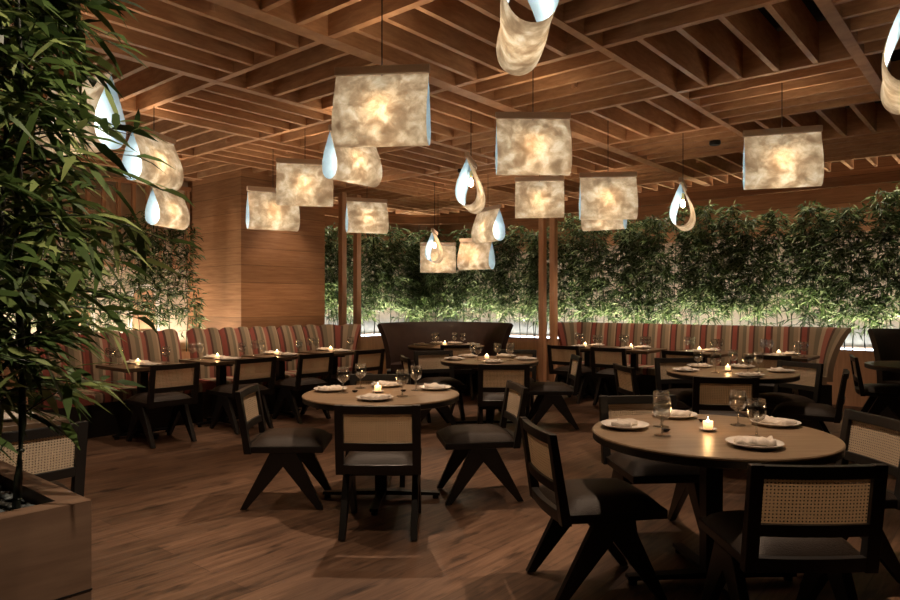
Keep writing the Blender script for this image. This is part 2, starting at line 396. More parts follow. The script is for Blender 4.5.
# left rear screen: pale wall with arched brown niches and a slatted frame above
struct(MB().bx(-3.2, 5.23, 9.5, 9.6, 0, H), 'wall_rear', M['wall'])
def niche(x, label):
    r = tag(empty('arched_niche', (x, 9.49, 1.0)), label, 'niche')
    w, h = .17, .62
    def arch(w, h): return [(-w, 0), (w, 0)] + [(w*math.cos(PI*k/10), h-w+w*math.sin(PI*k/10)) for k in range(11)]
    a = arch(w, h); n = len(a)
    MB().add([(p, -.02, q) for p, q in a]+[(p, -.005, q) for p, q in a], [tuple(range(n))]+[(i, n+i, n+(i+1) % n, (i+1) % n) for i in range(n)]).build('panel', M['post'], r)
    b = arch(w+.05, h+.05)
    vs = [(p, -.045, q) for p, q in a]+[(p, -.045, q-.0) for p, q in b]+[(p, -.005, q) for p, q in a]+[(p, -.005, q) for p, q in b]
    fs = []
    for i in range(n):
        j = (i+1) % n
        fs += [(i, j, n+j, n+i), (n+i, n+j, 3*n+j, 3*n+i), (i, 2*n+i, 2*n+j, j)]
    MB().add(vs, fs).build('arch_frame', M['plate'], r)
niche(3.66, 'arched brown niche with pale frame, left one above the left banquette')
niche(4.55, 'arched brown niche with pale frame, right one beside the wooden column')
r = tag(empty('slatted_screen', (4.1, 9.4, 1.95)), 'brown wooden slatted screen high on the rear wall left of the column', 'screen')
for k in range(12): MB().bx(-1.15+k*.2, -1.11+k*.2, -.03, .03, 0, 1.1).build('slat', M['post'], r)
MB().bx(-1.2, 1.12, -.02, .05, 1.1, 1.16).bx(-1.2, 1.12, -.02, .05, -.06, 0).build('rail', M['post'], r)

# ------------------------------------------------------------------ banquettes
def sweep(path, prof, channels=0, bulge=0, step=.04, ef=(0, 0)):
    """path: list of 2D points; profile: list of (offset outward, z); returns verts, faces, uv"""
    P = [Vector(p) for p in path]; out = [P[0]]; L0 = [0]
    cum = 0; dense = []; 
    for a, b in zip(P, P[1:]):
        n = max(1, int((b-a).length/step))
        for k in range(n): dense.append(a.lerp(b, k/n))
    dense.append(P[-1])
    vs = []; fs = []; uv = []; n = len(prof); u = 0; m = len(dense)
    tot = sum((b-a).length for a, b in zip(dense, dense[1:]))
    for i, p in enumerate(dense):
        if i: u += (p-dense[i-1]).length
        d = (dense[min(i+1, m-1)]-dense[max(i-1, 0)]).normalized(); nn = Vector((-d.y, d.x))
        c = bulge*abs(math.sin(PI*u/channels))**.5-bulge if channels else 0
        for q, (o, z) in enumerate(prof):
            fr = q < n//2
            e = ef[0]*max(0, 1-u/.55)**1.5+ef[1]*max(0, 1-(tot-u)/.55)**1.5
            oo = o-c*(1 if fr else 0)+(e*((z-.4)/.68)**2 if z > .5 else 0)
            zz = z+(c*.9 if z > 1.0 else 0)
            vs.append((p.x+nn.x*oo, p.y+nn.y*oo, zz)); uv.append((u, z))
    for i in range(m-1):
        for k in range(n):
            fs.append((i*n+k, (i+1)*n+k, (i+1)*n+(k+1) % n, i*n+(k+1) % n))
    fs.append(tuple(range(n))); fs.append(tuple(range((m-1)*n, m*n))[::-1])
    return vs, fs, uv
def arc(cx, cy, r, a0, a1, n=14): return [(cx+r*math.cos(math.radians(a0+(a1-a0)*k/n)), cy+r*math.sin(math.radians(a0+(a1-a0)*k/n))) for k in range(n+1)]
def back_prof(fl=.2, top=1.085, th=.07):
    fr = []; 
    for k in range(9):
        t = k/8; fr.append((fl*t**2.2, .40+(top-.03-.40)*t))
    fr.append((fl+.02, top)); 
    bk = [(fl+.05, top), (fl+th, top-.03)]
    for k in range(7, -1, -1):
        t = k/8; bk.append((fl*t**2.2+th, .40+(top-.03-.40)*t))
    return fr+bk
def banquette(name, path, mat, label, channels=0, bulge=0, cat='banquette', depth=.46, fl=.2, seatmat=None, ef=(0, 0)):
    cx = sum(p[0] for p in path)/len(path); cy = sum(p[1] for p in path)/len(path)
    r = tag(empty(name, (cx, cy, 0)), label, cat)
    path = [(x-cx, y-cy) for x, y in path]
    for nm, prof, mt, ch, bl in (('backrest', back_prof(fl), mat, channels, bulge),
                         ('seat_cushion', [(-depth, .36), (-depth-.015, .40), (-depth, .45), (-depth+.03, .462), (-.002, .462), (-.002, .36)], seatmat or mat, 0, 0),
                         ('base', [(-depth+.06, .0), (-depth+.06, .36), (.06, .36), (.06, 0)], M['darkwood'], 0, 0)):
        vs, fs, uv = sweep(path, prof, ch, bl, ef=ef)
        o = MB().add(vs, fs).build(nm, mt, r, smooth=True, uv=uv, angle=50)
    return r
# walking the path, outward (away from sitters) is to the left hand
def rev(p): return p[::-1]
# left banquette pieces: outward = +Y, so walk towards +X... left hand of +X is +Y
banquette('banquette', [(4.36, 7.76), (6.28, 7.76)] + arc(6.28, 7.31, .45, 90, 22)[1:], M['stripe'],
          'channel-backed red and taupe striped banquette in front of the wooden column', .225, .05, fl=.14, ef=(0, .12))
banquette('banquette', arc(3.0, 7.26, .5, 180, 90) + [(4.24, 7.76)], M['stripe'],
          'channel-backed striped banquette at far left, half hidden by the foreground bamboo', .225, .05, fl=.14)
# right banquette: outward = +X, walk towards -Y
banquette('banquette', arc(9.45, 5.3, .35, 68, 0) + [(9.8, 2.12)] + arc(9.5, 2.12, .3, 0, -62)[1:], M['stripe'],
          'long smooth-backed red and taupe striped banquette along the right wall', fl=.07, ef=(.16, .16))
# dark booth in the far corner
BC = F2*10.45 + R2*(-.007*10.45)
banquette('booth', arc(BC.x, BC.y, .84, 40+100, 40-100, 40), M['booth'], 'dark brown curved leather booth in the far corner', fl=.14, depth=.38)
banquette('booth', arc(9.45, .93, .35, 66, 0) + [(9.8, -1.0)], M['cushion'], 'black leather booth at the right edge of the view', fl=.12)

# ------------------------------------------------------------------ chair
def make_chair():
    r = empty('dining_chair'); tag(r, 'x', 'chair')
    def yb(x, z):  # backrest plane leaning back and bowed
        return -.222-.065*(z-.34)/.46-.022*(1-(x/.25)**2)
    # seat frame
    MB().bx(-.235, .235, -.235, .278, .388, .432).build('seat_frame', M['darkwood'], r, bevel=.006)
    # cushion, domed
    vs = []; fs = []; n = 12
    for i in range(n+1):
        for j in range(n+1):
            u, v = i/n*2-1, j/n*2-1
            x = .232*u; y = .021+.254*v
            h = .06*(1-abs(u)**6)*(1-abs(v)**6)
            vs.append((x, y, .433+h+.004*(1-u*u)*(1-v*v)))
    for i in range(n):
        for j in range(n): a = i*(n+1)+j; fs.append((a, a+n+1, a+n+2, a+1))
    MB().add(vs, fs).build('seat', M['cushion'], r, smooth=True)
    # back frame: stiles and three rails following the bow
    mb = MB()
    for s in (-1, 1):
        x0, x1 = (s*.252, s*.202) if s < 0 else (s*.202, s*.252)
        ys = lambda z: -.222-.065*(z-.34)/.46
        mb.prism_x([(ys(.385)-.018, .385), (ys(.385)+.03, .385), (ys(.805)+.016, .805), (ys(.805)-.018, .805)], x0, x1)
    def rail(z0, z1, th=.017, k=10):
        vs = []; fs = []
        for i in range(k+1):
            x = -.204+.408*i/k
            for (z, o) in ((z0, -th), (z0, th), (z1, th), (z1, -th)): vs.append((x, yb(x, z)+.022*(1-(.204/.25)**2)+o, z))
        for i in range(k):
            for q in range(4): fs.append((i*4+q, i*4+(q+1) % 4, (i+1)*4+(q+1) % 4, (i+1)*4+q))
        mb.add(vs, fs)
    rail(.752, .802); rail(.53, .578); rail(.39, .446)
    mb.build('back_frame', M['darkwood'], r, bevel=.003)
    # cane panel
    vs = []; fs = []; k = 12
    for i in range(k+1):
        x = -.2+.4*i/k
        for z in (.573, .757): vs.append((x, yb(x, z)+.008, z))
    for i in range(k): fs.append((2*i, 2*i+2, 2*i+3, 2*i+1))
    MB().add(vs, fs).build('cane_panel', M['cane'], r, smooth=True)
    # splayed V legs on both sides
    for s in (-1, 1):
        x0, x1 = sorted((s*.232, s*.192))
        MB().prism_x([(-.08, .388), (.055, .388), (.025, .315), (-.235, .008), (-.278, .008)], x0, x1).build('leg', M['darkwood'], r, bevel=.003)
        MB().prism_x([(-.035, .388), (.10, .388), (.278, .008), (.235, .008), (-.005, .315)], x0+.001, x1+.001).build('leg', M['darkwood'], r, bevel=.003)
    g = MB()
    MB().bx(-.192, .192, -.01, .03, .32, .365).build('stretcher', M['darkwood'], r)
    return r
chair = Proto(make_chair())
def put_chair(mx, my, deg, label, group):
    """mx,my: middle of the backrest top; deg: facing"""
    a = math.radians(deg); o = chair.take()
    place(o, mx+.29*math.cos(a), my+.29*math.sin(a), 0, a-PI/2, label, group)
CH = 'black cane-backed chair'
g1, g2, g3, g4 = ('chairs around the nearest round table', 'chairs around the centre round table', 'chairs around the middle-distance round table', 'chairs around the round table by the right banquette')
put_chair(2.755, 2.865, 40, CH+' seen square from behind, at the front of the centre round table', g2)
put_chair(2.74, 4.17, -48, CH+', facing right, at the left side of the centre round table', g2)
put_chair(4.13, 2.82, 139, CH+', facing left, at the right of the centre round table', g2)
put_chair(3.97, 4.09, 221, CH+' facing the viewer behind the centre round table, only top showing', g2)
put_chair(2.80, 1.80, -40, CH+' in the foreground, facing right, left of the nearest round table', g1)
put_chair(2.785, .565, 40, CH+', the closest one, seen from behind in the bottom right foreground', g1)
put_chair(4.19, .56, 135, CH+' cut off at the right edge, beside the nearest round table', g1)
put_chair(4.12, 1.88, 225, CH+' facing the viewer, behind the left part of the nearest round table', g1)
put_chair(5.60, 1.80, 31, CH+' seen from behind at the round table by right banquette', g4)
put_chair(6.74, 1.15, 100, CH+', facing left, at right of round table by right banquette', g4)
put_chair(7.52, 1.69, 155, CH+', right behind the round table by the right banquette', g4)
put_chair(7.22, 2.84, 226, CH+', left behind the round table by the right banquette', g4)
put_chair(6.0, 2.88, -44, CH+', facing right, left of round table by right banquette', g4)
put_chair(5.38, 3.83, 41, CH+' seen from behind at the middle-distance round table', g3)
put_chair(6.80, 3.83, 130, CH+', facing left, right of the middle-distance round table', g3)
put_chair(6.35, 5.60, 238, CH+', left behind the middle-distance round table, broad cane showing', g3)
put_chair(7.20, 4.92, 205, CH+', right behind the middle-distance round table', g3)
put_chair(5.44, 5.22, -37, CH+', edge-on facing right, left of the middle-distance round table', g3)
put_chair(7.47, 6.12, 48, CH+' in front of the round table inside the dark booth', None)
ordn = ['first', 'second', 'third', 'fourth']
LX = [3.36, 4.28, 5.10, 5.96]
for k, x in enumerate(LX):
    put_chair(x, 6.33, 90, CH+f' at the {ordn[k]} square table from left along the left banquette', 'chairs along the left banquette')
RY = [4.88, 4.20, 3.2, 2.2]
for k, y in enumerate(RY):
    put_chair(8.28, y, 0, CH+f' at the {ordn[k]} square table from left along the right banquette', 'chairs along the right banquette')
put_chair(8.75, 1.42, -75, CH+', facing right beside the black booth at right edge', None)
put_chair(1.19, 3.60, 90, CH+' behind the wooden planter box at the left edge', None)

# ------------------------------------------------------------------ tables
def make_table(shape, size, topmat, basew, cat='table'):
    r = empty('round_table' if shape == 'round' else 'square_table'); tag(r, 'x', cat)
    if shape == 'round':
        R = size/2
        MB().lathe([(0, .738), (R, .738), (R, .745), (R-.005, .75), (0, .75)], 64).build('tabletop', topmat, r, smooth=True, angle=40)
        MB().lathe([(0, .70), (R-.02, .70), (R-.003, .708), (R-.003, .7375), (0, .7375)], 64).build('edge_band', M['darkwood'], r, smooth=True, angle=40)
    else:
        MB().box((0, 0, .732), (size, size, .036)).build('tabletop', topmat, r, bevel=.003)
    MB().box((0, 0, .37), (.085, .085, .66)).bx(-.2, .2, -.03, .03, .68, .71).bx(-.03, .03, -.2, .2, .68, .705).build('pedestal', M['blackmetal'], r, bevel=.003)
    b = basew/2
    for k in range(4):
        a = k*PI/2
        mb = MB(); c, s = math.cos(a), math.sin(a)
        vs = []
        for t, w, z0, z1 in ((.03, .035, .03, .06), (b, .028, .025, .045)):
            for sy in (-1, 1):
                for z in (z0, z1): vs.append((c*t-s*w*sy, s*t+c*w*sy, z))
        mb.add(vs, [(0, 1, 3, 2), (4, 6, 7, 5), (0, 4, 5, 1), (2, 3, 7, 6), (1, 5, 7, 3), (0, 2, 6, 4)])
        arm = mb.build('foot_arm', M['blackmetal'], r, bevel=.003)
        MB().lathe([(0, 0), (.022, 0), (.022, .026), (0, .026)], 12, c=(c*(b-.03), s*(b-.03), 0)).build('leveller', M['blackmetal'], arm)
    return r
def on(d, px): return F2*d + R2*((px-450)/677*d)
T = {}
tl = Proto(make_table('round', 1.17, M['tabletop'], .86))
ts = Proto(make_table('round', 1.12, M['tabletop'], .84))
def table(key, proto, p, rz, label, group=None):
    o = proto.take(); place(o, p[0], p[1], 0, rz, label, group); T[key] = (p[0], p[1]); return o
table('T1', tl, on(3.40, 711), YAW+.06, 'large round wooden table nearest the viewer at right, set with plates and glasses')
table('T2', ts, on(4.87, 381.5), YAW-.02, 'round wooden table at centre left with four cane chairs round it')
table('T3', ts, on(7.75, 489.5), YAW, 'middle-distance round wooden table left of the second pair of posts')
table('T4', tl, on(6.42, 731), YAW+.3, 'round wooden table in the right middle distance before the striped banquette')
table('T5', tl, on(10.35, 446), YAW, 'far round wooden table inside the dark curved booth')
tk = Proto(make_table('round', 1.1, M['tabletop_dark'], .8))
table('FR', tk, (8.62, .74), 0, 'dark round table at the right edge beside the black booth')
sq = Proto(make_table('square', .68, M['tabletop_dark'], .6))
for k, x in enumerate(LX): table('L%d' % k, sq, (x+.03, 7.08), 0, f'dark square table, {ordn[k]} from the left along the left striped banquette', 'square tables along the left banquette')
for k, y in enumerate([4.9, 4.17, 3.2, 2.22]): table('R%d' % k, sq, (9.04, y), 0, f'dark square table, {ordn[k]} from the left along the right striped banquette', 'square tables along the right banquette')
table('FL', sq, (1.2, 4.42), 0, 'dark square table at the left edge behind the planter box')

# ------------------------------------------------------------------ tableware
def make_plate(R=.124, mat='plate', name='plate'):
    o = MB().lathe([(0, .004), (R*.55, .004), (R*.6, .0), (R*.68, .004), (R*.97, .017), (R, .020), (R*.985, .0225), (R*.66, .010), (R*.55, .008), (0, .008)], 32).build(name, M[mat], smooth=True)
    return tag(o, 'x', 'plate')
plate = Proto(make_plate()); 
def make_napkin():
    vs = []; fs = []; n, m = 16, 4
    for i in range(n+1):
        u = i/n
        for j in range(m+1):
            v = j/m-.5
            x = (u-.5)*.17; y = v*(.09+.02*math.sin(u*9)); z = .022+.014*abs(math.sin(u*PI*3.5))+.006*math.sin(v*7+u*4)
            vs.append((x+.012*v, y, z))
    k = len(vs)
    vs += [(x, y, .0105) for x, y, z in vs]
    for i in range(n):
        for j in range(m):
            a = i*(m+1)+j; fs.append((a, a+m+1, a+m+2, a+1)); fs.append((k+a, k+a+1, k+a+m+2, k+a+m+1))
    for i in range(n):
        a = i*(m+1); fs.append((a, k+a, k+a+m+1, a+m+1)); a += m; fs.append((a, a+m+1, k+a+m+1, k+a))
    for j in range(m):
        fs.append((j, j+1, k+j+1, k+j)); a = n*(m+1)+j; fs.append((a, k+a, k+a+1, a+1))
    mb = MB().add(vs, fs)
    return tag(mb.build('napkin', M['napkin'], smooth=True), 'x', 'napkin')
napkin = Proto(make_napkin())
def make_glass():
    r = empty('wine_glass'); tag(r, 'x', 'glass')
    MB().lathe([(0, 0), (0.039928, 0), (0.039928, 0.002392), (0.015456, 0.00598), (0.00644, 0.010764), (0, 0.010764)], 20).build('foot', M['glass'], r, smooth=True)
    MB().lathe([(0, 0.010166), (0.0054096, 0.010764), (0.0048944, 0.0598), (0.008372, 0.074152), (0, 0.075946)], 12).build('stem', M['glass'], r, smooth=True)
    MB().lathe([(0, 0.074152), (0.015456, 0.076544), (0.036064, 0.093288), (0.044436, 0.1196), (0.043792, 0.1495), (0.039928, 0.18538), (0.038382, 0.18538), (0.042118, 0.1495), (0.042762, 0.1196), (0.034776, 0.095082), (0.015456, 0.079893), (0, 0.07774)], 24).build('bowl', M['glass'], r, smooth=True)
    return r
glass = Proto(make_glass())
def make_candle():
    r = empty('votive_candle'); tag(r, 'x', 'candle')
    MB().lathe([(0, 0), (.022, 0), (.026, .004), (.042, .010), (.043, .014), (.025, .008), (0, .008)], 24).build('saucer', M['plate'], r, smooth=True)
    MB().lathe([(.020, .009), (.023, .012), (.025, .050), (.0235, .050), (.0215, .014), (.019, .0125)], 20, close=True).build('glass_cup', M['votive'], r, smooth=True)
    w = MB().lathe([(0, .013), (.0205, .0145), (.0208, .032), (0, .032)], 16).build('wax', M['wax'], r, smooth=True)
    MB().lathe([(0, .036), (.0045, .042), (.005, .049), (.0028, .060), (0, .072)], 10).build('flame', M['flame'], r, smooth=True)
    MB().tube([(0, 0, .032), (0, 0, .0365)], .001, 5).build('wick', M['dish'], w)
    return r
candle = Proto(make_candle())
dish = Proto(tag(MB().lathe([(0, 0), (.012, 0), (.022, .010), (.0235, .0115), (.012, .004), (0, .0035)], 16).build('sauce_dish', M['dish'], smooth=True), 'x', 'dish'))

lights = []
def point(x, y, z, w, color, r=.03, name='lamp_light'):
    d = bpy.data.lights.new(name, 'POINT'); d.energy = w; d.color = color; d.shadow_soft_size = r
    o = bpy.data.objects.new(name, d); o.location = (x, y, z); col.objects.link(o); return o
WARM = (1, .71, .49)
def phrase(r, f):
    a = 'left' if r < -.12 else ('right' if r > .12 else '')
    b = 'back' if f > .12 else ('front' if f < -.12 else '')
    if a and b: return f'{b} {a}'
    return a or b or 'middle'
used = {}
def uniq(s):
    used[s] = used.get(s, 0)+1
    return s
DESC = {'T1': 'nearest round table', 'T2': 'centre round table', 'T3': 'middle-distance round table', 'T4': 'round table by the right banquette', 'T5': 'round table in the dark booth'}
def setting(key, plates, glasses, cand, dishes=(), rot=None):
    cx, cy = T[key]; D = DESC[key]
    base = Vector((cx, cy, .75))
    u, w = (R2, F2)
    for n, (r, f) in enumerate(plates):
        p = base+u*r+w*f; ph = phrase(r, f)
        a = math.atan2(p.y-cy, p.x-cx)
        place(plate.take(), p.x, p.y, .751, a, f'white plate at the {ph} of the {D}', f'plates on the {D}')
        place(napkin.take(), p.x, p.y, .751, a+PI/2+rnd.uniform(-.5, .5), f'pale folded napkin on the {ph} plate of the {D}', f'napkins on the {D}')
    for n, (r, f) in enumerate(glasses):
        p = base+u*r+w*f; ph = phrase(r, f)
        place(glass.take(), p.x, p.y, .751, rnd.uniform(0, 6), f'clear stemmed glass towards the {ph} of the {D}', f'glasses on the {D}')
    r, f = cand; p = base+u*r+w*f
    place(candle.take(), p.x, p.y, .751, 0, f'lit white votive candle on the {D}')
    point(p.x, p.y, .751+.085, .35, (1, .55, .22), .012, 'candle_light')
    for r, f in dishes:
        p = base+u*r+w*f
        place(dish.take(), p.x, p.y, .751, 0, f'small black sauce dish at the {phrase(r, f)} of the {D}', f'sauce dishes on the {D}')
setting('T1', [(-.40, .13), (.07, -.33), (.42, .20), (-.03, .46)], [(-.27, -.08), (-.20, .16), (.17, -.13), (.22, .20)], (0, .04), [(-.22, .02), (.07, .30)])
setting('T2', [(-.39, .13), (.38, .22), (-.01, -.33), (0, .40)], [(-.28, .02), (-.19, .30), (.16, -.15), (.24, .17)], (-.03, .04), [(-.20, .06), (.15, .10)])
setting('T3', [(-.40, -.02), (-.24, .36), (.01, -.40), (.22, .38), (.42, -.02)], [(-.18, .22), (-.14, -.14), (.10, .12), (.22, -.14), (.26, .16)], (-.03, .02))
setting('T4', [(-.42, .02), (-.14, .42), (-.02, -.44), (.26, .36), (.44, -.06)], [(-.24, .20), (-.20, -.14), (.08, -.18), (.14, .28), (.26, .0)], (-.03, .0))
setting('T5', [(-.38, .05), (-.14, .42), (.14, .40), (.40, .05)], [(-.18, .02), (-.15, .22), (.13, .18), (.26, .0)], (-.02, -.02))
def sq_setting(key, D, grp, ax):
    cx, cy = T[key]
    ay = (-ax[1], ax[0])
    def P(a, b): return cx+ax[0]*a+ay[0]*b, cy+ax[1]*a+ay[1]*b
    rz = math.atan2(ax[1], ax[0])
    for s, nm in ((.2, 'banquette side'), (-.2, 'chair side')):
        x, y = P(s, -.03 if s > 0 else .03)
        place(plate.take(), x, y, .751, rz, f'white plate on the {nm} of the {D}', 'plates on the '+grp)
        place(napkin.take(), x, y, .751, rz+rnd.uniform(-.3, .3), f'pale napkin on the {nm} plate of the {D}', 'napkins on the '+grp)
        x, y = P(s*.65, .19 if s > 0 else -.19)
        place(glass.take(), x, y, .751, 0, f'clear stemmed glass on the {nm} of the {D}', 'glasses on the '+grp)
        if key[0] == 'L' and s > 0 or key[0] == 'R':
            x, y = P(s*.8, .27 if s > 0 else -.27)
            place(glass.take(), x, y, .751, 0, f'outer clear stemmed glass on the {nm} of the {D}', 'glasses on the '+grp)
    x, y = P(.0, .05)
    place(candle.take(), x, y, .751, 0, f'lit votive candle on the {D}')
    point(x, y, .751+.085, .4, (1, .55, .22), .012, 'candle_light')
for k in range(4): sq_setting('L%d' % k, f'{ordn[k]} left-banquette table from left', 'left banquette tables', (0, 1))
for k in range(4): sq_setting('R%d' % k, f'{ordn[k]} right-banquette table from left', 'right banquette tables', (1, 0))
x, y = T['FL']
place(plate.take(), x+.12, y-.1, .751, 0, 'white plate on the table behind the planter box')
place(napkin.take(), x+.12, y-.1, .751, .4, 'pale napkin on the plate behind the planter box')

# ------------------------------------------------------------------ pendants
def make_pendant(near=True):
    r = empty('paper_pendant'); tag(r, 'x', 'pendant lamp')
    W, Hd = .585, .445
    MB().box((0, 0, .028), (.60, .035, .052)).build('header_bar', M['header'], r, bevel=.003)
    vs = []; fs = []; K = 44; J = 24
    for j in range(J+1):
        x = -W/2+W*j/J
        for k in range(K):
            th = 2*PI*(k+.5)/K
            yy = .145*math.sin(th)*abs(math.sin(th/2))**1.5
            zz = (math.cos(th)-1)/2*Hd
            sag = .012*math.sin(j/J*PI*1.7+.5)
            vs.append((x, yy+sag*math.sin(-zz/Hd*PI), zz))
    for j in range(J):
        for k in range(K):
            k2 = (k+1) % K
            if k == K-1: continue
            fs.append((j*K+k, (j+1)*K+k, (j+1)*K+k2, j*K+k2))
    MB().add(vs, fs).build('paper_shade', M['paper'], r, smooth=True)
    MB().tube([(0, 0, .054), (0, 0, .62)], .004, 6).build('cord', M['blackmetal'], r)
    s = MB().lathe([(0, -.07), (.014, -.07), (.014, -.135), (0, -.135)], 12).build('socket', M['brass'], r, smooth=True, angle=40)
    MB().tube([(0, 0, .0), (0, 0, -.07)], .003, 6).build('inner_cord', M['blackmetal'], s)
    MB().lathe([(0, -.135), (.011, -.14), (.021, -.162), (.025, -.19), (.019, -.215), (0, -.226)], 14).build('bulb', M['bulb'], r, smooth=True)
    return r
pend = Proto(make_pendant())
BULBW = 3.2; UPW = .85
def put_pendant(px, d, ztop, rel, label):
    """rel: direction of the long axis relative to the picture plane (0 = parallel, 90 = pointing away), counter-clockwise seen from above"""
    p = on(d, px); o = pend.take()
    cord = 3.5-(ztop-.054)-.054
    place(o, p.x, p.y, ztop-.054, YAW-PI/2+math.radians(rel), label, 'marbled paper pendant lamps')
    for ch in o.children:
        if ch.name.startswith('cord'):
            ch.scale = (1, 1, 1); ch.location = (0, 0, 0)
            k = (3.5-(ztop-.054)-.054)/.566; ch.scale = (1, 1, k); ch.location = (0, 0, .054-.054*k)
    point(p.x, p.y, ztop-.054-.255, BULBW, (1, .75, .52), .018, 'pendant_light')
    # added light without a fixture above the header bar, brightening the lattice
    d_ = bpy.data.lights.new('added_uplight', 'AREA'); d_.shape = 'RECTANGLE'; d_.size = .56; d_.size_y = .03; d_.energy = UPW; d_.color = (1, .72, .47)
    l_ = bpy.data.objects.new('added_uplight', d_); l_.location = (p.x, p.y, ztop+.004); l_.rotation_euler = (PI, 0, YAW-PI/2+math.radians(rel)); col.objects.link(l_)
PL = 'marbled paper pendant lamp, '
put_pendant(382, 4.20, 2.87, -6, PL+'the large broadside one at upper left centre')
put_pendant(533, 5.40, 2.92, 1, PL+'broadside at upper centre, above the smaller far one')
put_pendant(539.5, 8.20, 2.93, -7, PL+'smaller, broadside right in front of the posts at centre')
put_pendant(608, 7.15, 2.78, -5, PL+'broadside, right of centre, just right of the posts')
put_pendant(782, 5.65, 2.86, -18, PL+'broadside at right, above the right banquette')
put_pendant(305, 7.20, 2.93, 12, PL+'broadside, overlapping the wooden column')
put_pendant(273, 8.00, 2.76, 28, PL+'lower one before the wooden column, left end open')
put_pendant(367, 9.70, 2.90, 20, PL+'small, in front of the left pair of posts')
put_pendant(438, 11.2, 2.40, 3, PL+'far, low over the dark booth, behind a narrow teardrop')
put_pendant(434.5, 10.4, 2.52, 84, PL+'far end-on teardrop above the dark booth')
put_pendant(476, 10.6, 2.42, -34, PL+'far lower one right above the dark booth')
put_pendant(488, 9.6, 2.76, -60, PL+'tilted tan one with open right end, near centre')
put_pendant(353, 6.45, 3.04, 52, PL+'behind the large broadside lamp, open left end')
put_pendant(154, 6.2, 2.97, 77, PL+'upper left, open left end, above a second drop')
put_pendant(168, 8.35, 2.83, 77, PL+'left, low, below another with open left end')
put_pendant(80, 4.1, 2.80, -28, PL+'big glowing drop partly behind the foreground bamboo')
put_pendant(471, 6.55, 2.80, 80, PL+'end-on teardrop with visible bulb at centre')
put_pendant(683, 7.2, 2.69, 66, PL+'end-on teardrop with visible bulb right of centre')
put_pendant(525, 2.78, 2.93, 90, PL+'cut by the top edge, open end towards the viewer')
put_pendant(908, 3.2, 2.86, 60, PL+'pale drop cut by the right edge')
put_pendant(604, 9.3, 2.9, -30, PL+'mostly hidden below and behind another right of centre')

# smoke detectors
for (px, py) in ((715, 142), (462, 170)):
    d = 677*(3.19-1.4)/(303-py); p = on(d, px)
    o = MB().lathe([(0, .0), (.05, .0), (.06, -.0), (.062, -.03), (.05, -.045), (0, -.045)], 20).build('smoke_detector', M['blackmetal'], smooth=True, angle=40)
    o.location = (p.x, p.y, 3.20)
    tag(o, 'black ceiling detector on the lattice '+('above the right banquette' if px > 600 else 'near the centre teardrop lamp'), 'detector')

# ------------------------------------------------------------------ bamboo
def leaf(vs, fs, p, d, ln, w, droop, full=True):
    d = d.normalized(); side = d.cross(Vector((0, 0, 1)))
    if side.length < .1: side = Vector((1, 0, 0))
    side.normalize(); side = (Matrix.Rotation(rnd.uniform(-.9, .9), 3, d) @ side)
    b = len(vs)
    def at(t, s): return p+d*ln*t+Vector((0, 0, -droop*ln*t*t))+side*s*w
    if full:
        vs += [p, at(.25, .5), at(.25, -.5), at(.62, .42), at(.62, -.42), at(1, 0)]
        fs += [(b, b+1, b+2), (b+1, b+3, b+4, b+2), (b+3, b+5, b+4)]
    else:
        vs += [p, at(.38, .5), at(.38, -.5), at(1, 0)]
        fs += [(b, b+1, b+3, b+2)]
def bamboo(seed, height, zl, lean, big=False, nodes=None, spread=.3, side=None, lw=None, ll=None, rad=.008, per=(5, 9)):
    global rnd
    save = rnd; rnd = random.Random(seed)
    n = 14
    cur = [Vector((lean[0]*(t/n)**1.6+.012*math.sin(t*1.1+seed), lean[1]*(t/n)**1.6+.012*math.cos(t*.9+seed), height*t/n)) for t in range(n+1)]
    def at(z):
        k = min(n-1e-6, max(0, z/height*n)); i = int(k); return cur[i].lerp(cur[i+1], k-i)
    cm = MB().tube(cur, [rad*(1-.6*t/n) for t in range(n+1)], 7)
    k = .16
    z = .1
    while z < height*.9:
        rr = rad*(1-.6*z/height)
        p = at(z); cm.lathe([(rr, -.004), (rr*1.25, 0), (rr, .004)], 7, c=tuple(p)); z += k
    vs = []; fs = []
    for q in range(nodes):
        z = zl+(height-zl)*((q+rnd.random())/nodes)
        p0 = at(z); a = rnd.uniform(0, 2*PI)
        d = Vector((math.cos(a), math.sin(a), rnd.uniform(.1, .7)))
        if side is not None and rnd.random() < .55: d += side*1.1
        d.normalize()
        top = 1-.45*max(0, (z/height-.7)/.3)
        bl = spread*rnd.uniform(.35, 1.15)*top
        pts = [p0+d*bl*t+Vector((0, 0, -.35*bl*t*t)) for t in (0, .35, .7, 1)]
        cm.tube(pts, [rad*.25, rad*.2, rad*.14, rad*.08], 4)
        m = rnd.randint(*per)
        for i in range(m):
            t = .25+.75*(i+rnd.random())/m
            bp = pts[0]+d*bl*t+Vector((0, 0, -.35*bl*t*t))
            a2 = rnd.uniform(0, 2*PI)
            dd = d*.8+Vector((math.cos(a2), math.sin(a2), rnd.uniform(-.9, .25)))*.75
            leaf(vs, fs, bp, dd, rnd.uniform(*ll), rnd.uniform(*lw), rnd.uniform(.15, .6), big)
    rnd = save
    return cm, MB().add(vs, fs)
def bamboo_thing(cm, lf, culmmat, leafmat_, name='bamboo_plant'):
    r = empty(name); tag(r, 'x', 'bamboo')
    cm.build('culm', culmmat, r, smooth=True); lf.build('foliage', leafmat_, r); return r
protos = []
for s in range(7):
    hgt = [2.05, 2.2, 1.95, 2.12, 2.25, 1.85, 2.0][s]
    cm, lf = bamboo(100+s, hgt, .36+.13*(s % 3), (rnd.uniform(-.15, .15), rnd.uniform(-.15, .15)), nodes=92, spread=.31, lw=(.021, .034), ll=(.10, .165), rad=.0085, per=(6, 10))
    protos.append(Proto(bamboo_thing(cm, lf, M['culm'], M['leaf'])))
